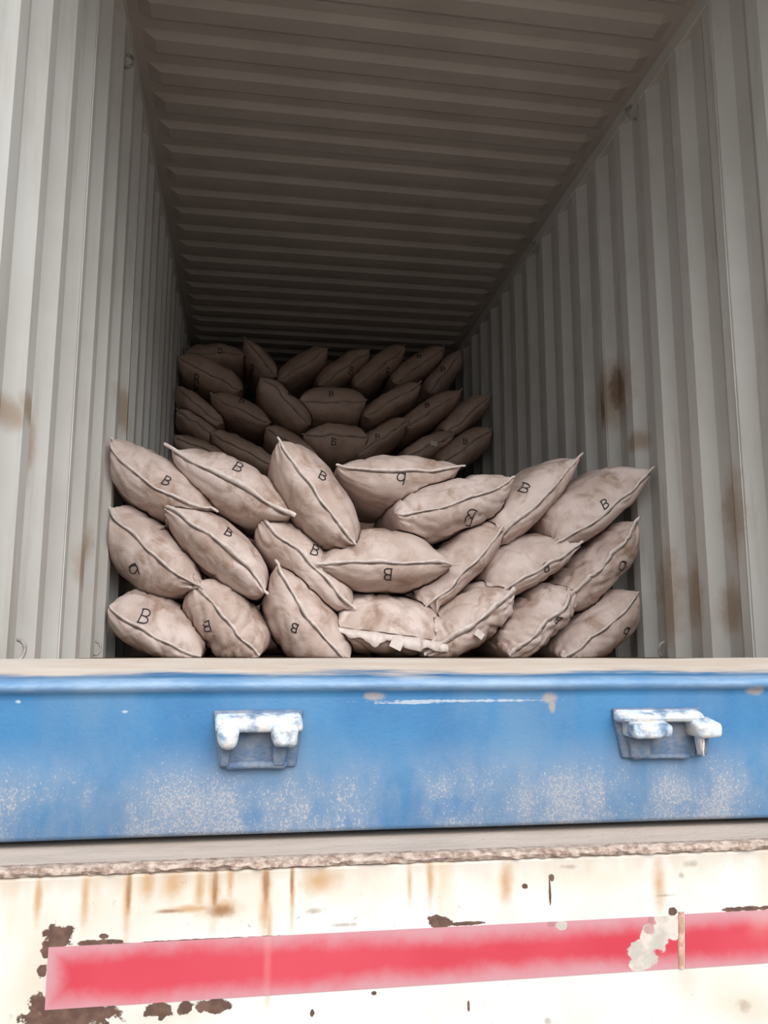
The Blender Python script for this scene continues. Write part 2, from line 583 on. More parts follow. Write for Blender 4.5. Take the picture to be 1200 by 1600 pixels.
def beam_material():
    m = NT('beam_rusty_white_paint')
    v = m.co
    s = m.sep(v)
    def P(px, py): q = wpt(px, py, y=BY); return (q.x, q.y, q.z)
    n1 = m.noise(v, 5, 5, 0.6)
    col = m.mix(m.ramp(n1, 0.35, 0.7), (0.60, 0.605, 0.59), (0.55, 0.53, 0.485))
    # faint tan wash
    wash = m.ramp(m.noise(m.vscale(v, (1, 1, 0.10)), 13, 5, 0.6), 0.46, 0.72)
    high = m.ramp(s[2], LZ - 0.14, LZ - 0.02)
    col = m.mix(m.math('MULTIPLY', wash, m.math('MULTIPLY', high, 0.6)), col, (0.52, 0.38, 0.23))
    big = m.blobs(v, [(P(330, 1400), (0.20, 1, 0.055)), (P(520, 1385), (0.16, 1, 0.03)), (P(900, 1370), (0.3, 1, 0.022)), (P(60, 1440), (0.05, 1, 0.08)), (P(40, 1560), (0.05, 1, 0.09)), (P(1150, 1560), (0.10, 1, 0.05))], 1.2, 14, 1.0)
    col = m.mix(m.math('MULTIPLY', big, 0.38), col, (0.52, 0.42, 0.29))
    streaks = [(P(640, 1380), (0.005, 1, 0.03)), (P(360, 1372), (0.006, 1, 0.03)), (P(312, 1385), (0.008, 1, 0.04)), (P(230, 1375), (0.012, 1, 0.03)), (P(60, 1400), (0.006, 1, 0.04)), (P(133, 1400), (0.007, 1, 0.045)), (P(200, 1395), (0.006, 1, 0.06)), (P(335, 1395), (0.009, 1, 0.05)), (P(345, 1420), (0.03, 1, 0.014)),
               (P(415, 1400), (0.009, 1, 0.075)), (P(457, 1390), (0.004, 1, 0.06)), (P(270, 1380), (0.02, 1, 0.025)), (P(500, 1375), (0.03, 1, 0.02)), (P(300, 1420), (0.04, 1, 0.006)),
               (P(672, 1375), (0.006, 1, 0.04)), (P(790, 1380), (0.012, 1, 0.03)), (P(1030, 1385), (0.012, 1, 0.04)), (P(420, 1480), (0.006, 1, 0.08))]
    k = m.blobs(v, streaks, 1.2, 40, 1.0)
    col = m.mix(m.math('MULTIPLY', k, 0.75), col, (0.40, 0.20, 0.055))
    st2 = [(P(202, 1380), (0.0035, 1, 0.04)), (P(336, 1385), (0.004, 1, 0.035)), (P(416, 1375), (0.005, 1, 0.035)), (P(456, 1372), (0.003, 1, 0.03)), (P(345, 1423), (0.02, 1, 0.009)), (P(265, 1424), (0.02, 1, 0.003))]
    k = m.blobs(v, st2, 1.3, 60, 0.8)
    col = m.mix(m.math('MULTIPLY', k, 0.75), col, (0.20, 0.09, 0.035))
    # paint chipped down to brown rust
    chips = [(P(92, 1462), (0.016, 1, 0.013)), (P(76, 1482), (0.010, 1, 0.010)), (P(66, 1518), (0.006, 1, 0.008)), (P(110, 1590), (0.055, 1, 0.017)), (P(60, 1582), (0.012, 1, 0.022)), (P(150, 1473), (0.03, 1, 0.0035)),
             (P(249, 1579), (0.015, 1, 0.010)), (P(288, 1575), (0.009, 1, 0.008)), (P(334, 1572), (0.022, 1, 0.009)), (P(162, 1463), (0.006, 1, 0.003)),
             (P(686, 1441), (0.015, 1, 0.009)), (P(730, 1443), (0.025, 1, 0.0025)), (P(1050, 1424), (0.006, 1, 0.006)), (P(1165, 1420), (0.04, 1, 0.003)),
             (P(862, 1372), (0.004, 1, 0.005)), (P(859, 1390), (0.0016, 1, 0.018)), (P(732, 1572), (0.0016, 1, 0.006)), (P(584, 1552), (0.003, 1, 0.002)),
             (P(488, 1582), (0.003, 1, 0.005)), (P(820, 1385), (0.004, 1, 0.003)), (P(300, 1470), (0.12, 1, 0.0018))]
    faint = m.blobs(v, [(P(1080, 1350), (0.011, 1, 0.006)), (P(1065, 1368), (0.006, 1, 0.004)), (P(889, 1354), (0.014, 1, 0.003)), (P(856, 1596), (0.006, 1, 0.006)), (P(1162, 1572), (0.010, 1, 0.010)), (P(1040, 1399), (0.014, 1, 0.002)), (P(488, 1424), (0.012, 1, 0.004)), (P(535, 1445), (0.02, 1, 0.003))], 2.2, 70, 0.8)
    col = m.mix(m.math('MULTIPLY', faint, 0.55), col, (0.22, 0.16, 0.12))
    chipk = m.blobs(v, chips, 2.0, 70, 0.12, 7)
    halo = m.blobs(v, [(P(70, 1520), (0.03, 1, 0.07)), (P(260, 1585), (0.10, 1, 0.022)), (P(1070, 1530), (0.02, 1, 0.03)), (P(1180, 1580), (0.05, 1, 0.03))], 1.0, 30, 0.9)
    col = m.mix(m.math('MULTIPLY', halo, 0.3), col, (0.45, 0.36, 0.26))
    col = m.mix(chipk, col, m.mix(m.ramp(m.noise(v, 60, 4), 0.4, 0.65), (0.085, 0.045, 0.035), (0.13, 0.075, 0.055)))
    speck = m.ramp(m.noise(v, 85, 5, 0.75), 0.63, 0.69)
    speck = m.math('MULTIPLY', speck, m.ramp(m.noise(v, 9, 3), 0.46, 0.62))
    col = m.mix(m.math('MULTIPLY', speck, 0.65), col, (0.25, 0.15, 0.10))
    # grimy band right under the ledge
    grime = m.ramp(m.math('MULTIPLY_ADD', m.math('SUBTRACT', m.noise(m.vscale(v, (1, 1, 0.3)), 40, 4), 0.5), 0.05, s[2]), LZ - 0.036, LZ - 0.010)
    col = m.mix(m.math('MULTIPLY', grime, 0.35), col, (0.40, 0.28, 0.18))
    m.bump(m.math('SUBTRACT', m.math('MULTIPLY', m.noise(v, 90, 3), 0.12), chipk), 0.4, 0.002)
    return m.out(col, 0.55, 0.35)


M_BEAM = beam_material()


def ledge_material():
    m = NT('ledge_muddy_steel')
    v = m.co
    n = m.noise(m.vscale(v, (0.3, 1, 1)), 25, 5, 0.65)
    c = m.mix(m.ramp(n, 0.35, 0.7), (0.47, 0.395, 0.345), (0.39, 0.325, 0.28))
    sp = m.ramp(m.noise(v, 120, 3), 0.66, 0.74)
    c = m.mix(m.math('MULTIPLY', sp, 0.5), c, (0.16, 0.11, 0.09))
    m.bump(m.noise(v, 150, 4), 0.4, 0.004)
    return m.out(c, 0.85, 0.2)


def crust_material():
    m = NT('ledge_crumbly_rust')
    v = m.co
    n = m.noise(v, 95, 4, 0.7)
    c = m.mix(m.ramp(n, 0.30, 0.66), (0.21, 0.14, 0.11), (0.46, 0.38, 0.33))
    m.bump(n, 0.6, 0.004)
    return m.out(c, 0.9, 0.15)


M_LEDGE, M_CRUST = ledge_material(), crust_material()
beam = empty('trailer_bumper', (0.6, BY, EYE.z - 0.62))
tag(beam, 'rusty white steel rear beam of the trailer with a faded red tape', 'bumper', kind='thing')


def to_beam(o, parent=beam):
    o.parent = parent
    root = beam.location
    o.matrix_parent_inverse = Matrix.Translation(-root) if parent is beam else Matrix.Identity(4)
    return o


XA, XB = -0.62, 1.85
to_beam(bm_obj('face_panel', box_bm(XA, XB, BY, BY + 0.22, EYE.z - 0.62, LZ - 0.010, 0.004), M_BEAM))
to_beam(bm_obj('ledge_plate', box_bm(XA - 0.01, XB + 0.01, BY + 0.004, BY + 0.40, LZ - 0.012, LZ, 0.002, 1), M_LEDGE))
# rough crumbling front edge of the ledge
vs_, fs = [], []
NX = 900
sec = [(0.020, 0.000), (0.006, 0.0005), (-0.001, -0.0015), (-0.004, -0.005), (-0.003, -0.0085), (0.001, -0.0105), (0.012, -0.0105)]
for i in range(NX + 1):
    x = XA + (XB - XA) * i / NX
    for j, (dy, dz) in enumerate(sec):
        a = 0.0 if j in (0, 6) else 1.0
        nn = noise.noise(Vector((x * 90, j * 0.9, 1.0))) * 0.0032 + noise.noise(Vector((x * 28, j * 0.6, 5.0))) * 0.003
        nz = noise.noise(Vector((x * 70, j * 0.8, 9.0))) * 0.0024
        vs_.append((x, BY + dy - a * nn, LZ + dz + a * (nz if j > 1 else 0.3 * nz)))
k = len(sec)
for i in range(NX):
    for j in range(k - 1):
        a = i * k + j
        fs.append((a, a + 1, a + k + 1, a + k))
to_beam(mesh_obj('crumbling_edge', vs_, fs, M_CRUST, None, False))


def tape_material():
    m = NT('tape_faded_red')
    v = m.co
    uvw = m.n('ShaderNodeTexCoord').outputs['UV']
    s = m.sep(uvw)
    def P(px, py): q = wpt(px, py, y=BY - 0.001); return (q.x, q.y, q.z)
    nz = m.math('SUBTRACT', m.noise(v, 22, 5, 0.65), 0.5)
    nb = m.math('SUBTRACT', m.noise(v, 4, 3, 0.5), 0.5)
    ed = m.math('MINIMUM', s[1], m.math('SUBTRACT', 1.0, s[1]))
    ed = m.math('MINIMUM', ed, m.math('MULTIPLY', s[0], 11.0))
    ed = m.math('ADD', ed, m.math('MULTIPLY_ADD', nz, 0.38, m.math('MULTIPLY', nb, 0.35)))
    f = m.ramp(ed, -0.02, 0.40)
    red = m.mix(m.ramp(m.noise(v, 3, 3), 0.35, 0.65), (0.44, 0.034, 0.056), (0.49, 0.056, 0.082))
    col = m.mix(f, (0.45, 0.22, 0.25), red)
    # torn away patch
    k = m.blobs(v, [(P(1005, 1490), (0.022, 1, 0.020)), (P(1022, 1465), (0.022, 1, 0.020)), (P(1040, 1440), (0.017, 1, 0.018)), (P(992, 1506), (0.010, 1, 0.010)), (P(878, 1446), (0.008, 1, 0.006)), (P(1050, 1450), (.01, 1, .015))], 1.5, 60, 0.12, 7)
    col = m.mix(k, col, m.mix(m.ramp(m.noise(v, 45, 4), 0.4, 0.62), (0.40, 0.375, 0.335), (0.54, 0.48, 0.44)))
    k3 = m.blobs(v, [(P(1017, 1445), (0.005, 1, 0.012)), (P(861, 1443), (0.006, 1, 0.005)), (P(1013, 1452), (0.007, 1, 0.006))], 1.0, 80, 0.3)
    col = m.mix(m.math('MULTIPLY', k3, 0.6), col, (0.32, 0.13, 0.14))
    strk = m.blobs(v, [(P(418, 1500), (0.006, 1, 0.09)), (P(1190, 1440), (.03, 1, .03))], 0.8, 30, 0.9)
    col = m.mix(m.math('MULTIPLY', strk, 0.14), col, (0.62, 0.45, 0.38))
    m.bump(m.math('SUBTRACT', m.math('MULTIPLY', nz, 0.2), k), 0.25, 0.001)
    return m.out(col, 0.45, 0.4)


M_TAPE = tape_material()
M_PINK = simple('bead_pinkish_rust', (0.70, 0.47, 0.38), (0.38, 0.24, 0.17), 45, 0.8, 0.2)


def tape(pts, u0, u1, label):
    """a strip of tape about 0.8 mm thick; pts = top-left, top-right, bottom-right, bottom-left positions"""
    a = [wpt(px, py, y=BY) for px, py in pts]
    n = 24
    vs_, fs, uv = [], [], []
    for i in range(n + 1):
        t = i / n
        top = a[0].lerp(a[1], t); bot = a[3].lerp(a[2], t)
        for q, vv in ((top, 1.0), (bot, 0.0)):
            vs_.append(q + Vector((0, -0.0009, 0))); uv.append((u0 + (u1 - u0) * t, vv))
        for q, vv in ((top, 1.0), (bot, 0.0)):
            vs_.append(q + Vector((0, 0.0004, 0))); uv.append((u0 + (u1 - u0) * t, vv))
    for i in range(n):
        b = 4 * i; c = b + 4
        fs += [(b, b + 1, c + 1, c), (b + 2, b, c, c + 2), (b + 1, b + 3, c + 3, c + 1)]
    fs += [(0, 2, 3, 1), (4 * n, 4 * n + 1, 4 * n + 3, 4 * n + 2)]
    o = mesh_obj('warning_tape', vs_, fs, M_TAPE)
    l = o.data.uv_layers.new(name='UVMap')
    for lp in o.data.loops:
        l.data[lp.index].uv = uv[lp.vertex_index]
    o['label'] = label
    return to_beam(o)


tape([(76, 1480), (1059, 1430), (1059, 1513), (70, 1578)], 0.0, 1.0, 'long faded red reflective tape strip')
tape([(1070, 1428), (1650, 1399), (1650, 1475), (1070, 1513)], 0.3, 0.6, 'short faded red reflective tape strip')
qa, qb = wpt(1064, 1424, y=BY), wpt(1064, 1512, y=BY)
bm = bmesh.new()
rows = []
for i in range(13):
    c = qa.lerp(qb, i / 12)
    r = 0.0042 + 0.0012 * noise.noise(Vector((i * 0.9, 3, 1)))
    rows.append([bm.verts.new(c + Vector((math.cos(t) * r, -abs(math.sin(t)) * r * 0.9 + 0.0005, 0))) for t in [math.pi * k / 5 for k in range(6)]])
for i in range(12):
    for k in range(5):
        bm.faces.new((rows[i][k], rows[i][k + 1], rows[i + 1][k + 1], rows[i + 1][k]))
o = to_beam(bm_obj('weld_bead', bm, M_PINK, None, True))


# ------------------------------------------------------------------ the sacks
def sack_material(name, c1, c2, c3, stain):
    m = NT(name)
    v = m.co
    info = m.n('ShaderNodeObjectInfo')
    off = m.n('ShaderNodeVectorMath', operation='ADD')
    rnd = m.n('ShaderNodeCombineXYZ')
    r = m.math('MULTIPLY', info.outputs['Random'], 37.0)
    for i in range(3): m.t.links.new(r, rnd.inputs[i])
    m.t.links.new(v, off.inputs[0]); m.t.links.new(rnd.outputs[0], off.inputs[1])
    w = off.outputs[0]
    n1 = m.noise(w, 4.5, 5, 0.6)
    n2 = m.noise(w, 8, 5, 0.65, 0.6)
    c = m.mix(m.ramp(n1, 0.38, 0.62), c1, c2)
    c = m.mix(m.math('MULTIPLY', m.ramp(n2, 0.48, 0.72), stain), c, c3)
    tint = m.ramp(info.outputs['Random'], 0.0, 1.0, 0.0, 0.32, False)
    c = m.mix(tint, c, c3)
    weave = m.n('ShaderNodeTexChecker')
    m.put(weave.inputs['Vector'], v); weave.inputs['Scale'].default_value = 260
    wr = m.noise(m.vscale(w, (1, 1, 1)), 26, 4, 0.6, 1.2)
    wr2 = m.noise(w, 8, 3, 0.5, 0.8)
    h = m.math('MULTIPLY_ADD', wr, 0.45, m.math('MULTIPLY_ADD', weave.outputs['Fac'], 0.015, m.math('MULTIPLY', wr2, 1.0)))
    m.bump(h, 0.40, 0.018)
    return m.out(c, 0.52, 0.35)


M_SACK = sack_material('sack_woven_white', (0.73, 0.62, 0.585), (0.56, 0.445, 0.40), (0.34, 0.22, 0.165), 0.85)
M_SACKB = sack_material('sack_woven_rear_dimmed', (0.66, 0.49, 0.41), (0.55, 0.39, 0.315), (0.38, 0.25, 0.19), 0.6)  # same sacks as the front ones, rear dimness put into the colour
M_HEM = simple('sack_hem', (0.76, 0.68, 0.65), (0.62, 0.53, 0.49), 40, 0.6, 0.3, 0.3)
M_HEMB = simple('sack_hem_rear_dimmed', (0.48, 0.37, 0.30), (0.42, 0.32, 0.26), 40, 0.6, 0.3, 0.3)  # front hem darkened in colour to stand for shade at the rear
M_THREAD = simple('dark_thread', (0.10, 0.08, 0.08), (0.17, 0.135, 0.125), 120, 0.8, 0.2)
M_INK = simple('black_marker', (0.018, 0.018, 0.022), (0.035, 0.033, 0.036), 150, 0.6, 0.3, 0.0)
M_TAGW = simple('paper_tag', (0.78, 0.72, 0.69), (0.70, 0.62, 0.58), 40, 0.7, 0.3)

def _arc(cx, cy, rx, ry, a0, a1, n=10):
    return [(cx + rx * math.cos(math.radians(a0 + (a1 - a0) * i / n)), cy + ry * math.sin(math.radians(a0 + (a1 - a0) * i / n))) for i in range(n + 1)]


# letter strokes, height 1, y up
GLYPH = {
    'B': [[(-0.26, 0.5), (-0.25, 0.0), (-0.28, -0.5)],
          [(-0.36, 0.47)] + _arc(-0.05, 0.26, 0.32, 0.23, 90, -90) + [(-0.25, 0.03)],
          [(-0.25, 0.03)] + _arc(-0.03, -0.22, 0.36, 0.25, 90, -90) + [(-0.36, -0.48)]],
    'q': [_arc(-0.05, 0.12, 0.30, 0.30, 20, 380, 18), [(0.24, 0.46), (0.25, 0.0), (0.20, -0.50)], [(-0.3, 0.42), (0.0, 0.5), (0.3, 0.44)]],
}
PEND = {'p': (2.3, 0.66), 'f': (2.9, 0.56), 'b': (4.6, 0.44)}


def spow(x, e):
    return math.copysign(abs(x) ** e, x)


class Sack:
    """a stuffed woven sack seen end-on: ear L to ear R, thickness above/below the ear line, seam height s"""
    def __init__(self, PL, PR, Tu, Tb, s, ends, seed, Dh=0.40):
        self.PL, self.PR = PL, PR
        self.mid = (PL + PR) / 2
        c = PR - PL
        self.hl = c.length / 2
        self.c = c.normalized()
        self.up = Vector((-c.z, 0, c.x)).normalized()
        self.y = Vector((0, 1, 0))
        self.Tu, self.Tb, self.s = Tu * 1.07, Tb * 1.07, s
        self.ends = ends
        self.seed = seed
        self.Dh = Dh
        self.crease = 1.0
        self.base = self.mid - self.up * 0 + Vector((0, Dh, -Tb))

    def t(self, u):
        a, b = PEND[self.ends[0] if u < 0 else self.ends[1]]
        q = min(1.0, abs(u))
        return max(0.0, 1 - q ** a) ** b

    def pt(self, u, th, raw=False):
        t = self.t(u)
        sn, cs = math.sin(th), math.cos(th)
        e = 0.92
        if sn >= 0: z = self.s + (self.Tu - self.s) * abs(sn) ** e
        else: z = self.s - (self.Tb + self.s) * abs(sn) ** e
        y = self.Dh - self.Dh * spow(cs, 0.45)
        y -= 0.045 * (1 - u * u)
        z += 0.016 * max(0.0, cs) ** 2 * noise.noise(Vector((u * 2.3, self.seed * 3.7, 0.5)))
        z *= t
        P = self.mid + self.c * (u * self.hl) + self.up * z + self.y * y
        sd = self.seed * 7.13
        # lumpy filling and gathers running in from the ears
        n = 0.010 * noise.noise(P * 6.0 + Vector((sd, 0, 0))) + 0.0055 * noise.noise(P * 15.0 + Vector((0, sd, 0)))
        g = math.exp(-(1 - abs(u)) * 5.0) * noise.noise(Vector((th * 5.0, sd, 2.0 if u < 0 else 9.0))) * 0.024 * min(1, t * 4)
        # a few long soft creases
        cr = noise.noise(Vector((u * 2.2 + z * 9, th * 1.3, sd + 3)))
        cr = -0.008 * self.crease * max(0.0, 1 - abs(cr) * 6) * min(1, t * 1.5)
        if self.crease > 1:
            c2 = noise.noise(Vector((u * 3.6 + th * 1.5, th * 0.8 - u * 0.7, sd + 8)))
            cr -= 0.0085 * (self.crease - 1) * max(0.0, 1 - abs(c2) * 6) * min(1, t * 1.5)
        d = (self.up * sn - self.y * cs * 0.8)
        P = P + d * ((n * min(1, t * 2.5)) + g + cr)
        # pressed flat against the walls and the floor
        P.x = min(max(P.x, XL + 0.003), XR - 0.003)
        P.z = max(P.z, ZF + 0.001)
        return P

    def normal(self, u, th):
        e = 0.02
        a = self.pt(min(u + e, 0.999), th) - self.pt(max(u - e, -0.999), th)
        b = self.pt(u, th + e) - self.pt(u, th - e)
        n = a.cross(b)
        if n.length < 1e-9: return -self.y
        n.normalize()
        return n if n.dot(self.pt(u, th) - (self.mid + self.y * self.Dh + self.c * u * self.hl)) > 0 else -n

    def body(self, NU=72, NV=60):
        vs_, fs = [], []
        for i in range(NU + 1):
            u = -math.cos(math.pi * i / NU)
            for j in range(NV):
                vs_.append(self.pt(u, 2 * math.pi * j / NV))
        for i in range(NU):
            for j in range(NV):
                a = i * NV + j; b = i * NV + (j + 1) % NV
                fs.append((a, a + NV, b + NV, b))
        return vs_, fs

    def th_for(self, u, z):
        t = max(self.t(u), 0.05)
        z = z / t
        if z >= self.s: q = (z - self.s) / max(1e-6, self.Tu - self.s); sg = 1
        else: q = (self.s - z) / max(1e-6, self.Tb + self.s); sg = -1
        q = min(0.998, q) ** (1 / 0.92)
        return sg * math.asin(min(0.998, q))


def ribbon(sec_rows, close=True):
    vs_, fs = [], []
    k = len(sec_rows[0])
    for r in sec_rows: vs_ += r
    for i in range(len(sec_rows) - 1):
        for j in range(k if close else k - 1):
            a = i * k + j; b = i * k + (j + 1) % k
            fs.append((a, b, b + k, a + k))
    if close:
        fs.append(tuple(range(k))); fs.append(tuple(reversed(range(len(vs_) - k, len(vs_)))))
    return vs_, fs


DONE = []                               # sacks already laid: (tree, low corner, high corner)


def settle(v, f):
    """press the skin of a new sack against the sacks already lying in front of it"""
    v = [Vector(p_) for p_ in v]
    for tree, lo, hi in DONE:
        for i, p_ in enumerate(v):
            if not (lo.x < p_.x < hi.x and lo.y < p_.y < hi.y and lo.z < p_.z < hi.z):
                continue
            co, no, _, d = tree.find_nearest(p_)
            if co is not None and d < 0.12 and (p_ - co).dot(no) < 0.007:
                v[i] = co + no * 0.007
    for p_ in v:
        p_.x = min(max(p_.x, XL + 0.003), XR - 0.003)
        p_.z = max(p_.z, ZF + 0.001)
    tree = BVHTree.FromPolygons(v, f)
    lo = Vector([min(p_[k] for p_ in v) for k in range(3)])
    hi = Vector([max(p_[k] for p_ in v) for k in range(3)])
    DONE.append((tree, lo, hi))
    return v, tree


def build_sack(name, PL, PR, Tu, Tb, s, ends, seed, label, group, mats, hem=0.011, hemdir=1, tabs=(0.015, 0.015), marks=(), tags=(), mpp=None, pl_px=None, pr_px=None, lod=1, dark=1.0, Dh=0.40, crease=1.0):
    S = Sack(PL, PR, Tu, Tb, s, ends, seed, Dh)
    S.crease = crease
    root = empty(name, S.base)
    tag(root, label, 'sack', group)
    off = S.base
    v, f = S.body(84 if lod else 40, 72 if lod else 36)
    v, tree = settle(v, f)
    mesh_obj('body', v, f, mats[0], root, True, off)
    # folded hem along the stitched mouth
    rows, thr = [], []
    N = 46 if lod else 26
    for i in range(N + 1):
        u = -0.985 + 1.97 * i / N
        P = S.pt(u, 0.0)
        n = S.normal(u, 0.0)
        n = (n - S.y * 0.6).normalized()
        wob = 0.6 + 0.95 * noise.noise(Vector((u * 3.1, seed * 3.3, 1))) + 0.25 * noise.noise(Vector((u * 11, seed * 1.3, 4)))
        w = max(0.003, hem * (0.35 + wob * 0.95))
        d = (S.up * hemdir * 0.95 + n * 0.30).normalized()
        q = S.c.cross(d).normalized() * 0.0022
        a = P + n * 0.0035 + S.up * hemdir * 0.001
        rows.append([a - q, a + d * w - q * 0.7, a + d * w + q * 0.7, a + q])
        tp = P + n * 0.0020 - S.up * hemdir * 0.0035
        rr = 0.0013 * dark * max(0.15, 1 + 2.2 * noise.noise(Vector((u * 6, seed * 5.7, 0))))
        if abs(u) < 0.955:
            thr.append([tp + S.up * rr, tp + n * rr, tp - S.up * rr])
    # little tails of hem beyond the ears
    for sgn, idx, tb in ((-1, 0, tabs[0]), (1, -1, tabs[1])):
        if tb <= 0: continue
        r0 = rows[idx]
        cdir = (S.c * sgn + S.up * (0.15 * sgn * noise.noise(Vector((seed, 2, 2)))) - S.y * 0.15).normalized()
        r1 = [p_ + cdir * tb * 0.6 for p_ in r0]
        r2 = [r0[j].lerp(sum(r0, Vector()) / 4, 0.25) + cdir * tb for j in range(4)]
        if sgn < 0: rows = [r2, r1] + rows
        else: rows = rows + [r1, r2]
    v, f = ribbon(rows)
    mesh_obj('hem', v, f, mats[1], root, True, off)
    v, f = ribbon(thr)
    o = mesh_obj('stitching', v, f, M_THREAD, root, True, off)
    o['label'] = 'dark stitching line'
    # hand-written letters
    for (g, mx, my, h, rot, mirror) in marks:
        cx, cy = (pl_px[0] + pr_px[0]) / 2, (pl_px[1] + pr_px[1]) / 2
        ax, ay = pr_px[0] - pl_px[0], -(pr_px[1] - pl_px[1])
        L = math.hypot(ax, ay); ax /= L; ay /= L
        vs_, fs = [], []
        for stroke in GLYPH[g]:
            pts = []
            for a, b in zip(stroke[:-1], stroke[1:]):
                m_ = max(1, int(math.hypot(b[0] - a[0], b[1] - a[1]) / 0.07))
                pts += [(a[0] + (b[0] - a[0]) * i / m_, a[1] + (b[1] - a[1]) * i / m_) for i in range(m_)]
            pts.append(stroke[-1])
            base = len(vs_)
            R = math.radians(-rot)
            P3, NR = [], []
            for gx, gy in pts:
                gx *= mirror
                dx = (gx * math.cos(R) - gy * math.sin(R)) * h + (mx - cx)
                dy = (gx * math.sin(R) + gy * math.cos(R)) * h - (my - cy)
                al, bl = dx * ax + dy * ay, -dx * ay + dy * ax
                u = max(-0.97, min(0.97, al / (L / 2)))
                th = S.th_for(u, bl * mpp)
                q = S.pt(u, th)
                hit = tree.ray_cast(q - S.y * 0.3, S.y)
                if hit[0] is None: P3.append(q); NR.append(S.normal(u, th))
                else: P3.append(hit[0]); NR.append((S.normal(u, th) - S.y * 0.8).normalized())
            hw = 0.0026 if h > 12 else 0.0032
            for i in range(len(P3)):
                tg = (P3[min(i + 1, len(P3) - 1)] - P3[max(i - 1, 0)])
                if tg.length < 1e-8: tg = Vector((1, 0, 0))
                sd_ = tg.normalized().cross(NR[i]).normalized() * hw
                q = P3[i] + NR[i] * 0.0022
                vs_ += [q - sd_, q + sd_]
            for i in range(len(P3) - 1):
                b = base + 2 * i
                fs.append((b, b + 1, b + 3, b + 2))
        o = mesh_obj('letter_mark', vs_, fs, M_INK, root, False, off)
        o['label'] = 'handwritten black letter B'
    # small pale paper tags sewn into the mouth
    for (tx, ty, tw, th_, trot) in tags:
        q = unproj(tx, ty, S.pt(0, 0).y - 0.012)
        bm = box_bm(-tw / 2, tw / 2, -0.0012, 0.0012, -th_ / 2, th_ / 2)
        bmesh.ops.subdivide_edges(bm, edges=list(bm.edges), cuts=2, use_grid_fill=True)
        for vv in bm.verts:
            vv.co.y += 0.004 * math.sin(vv.co.x / tw * 3)
        bmesh.ops.rotate(bm, verts=bm.verts, cent=(0, 0, 0), matrix=Matrix.Rotation(math.radians(trot), 3, 'Y'))
        bmesh.ops.translate(bm, verts=bm.verts, vec=q - off)
        o = bm_obj('paper_tag', bm, M_TAGW, root)
        o['label'] = 'small pale paper tag'
    return root


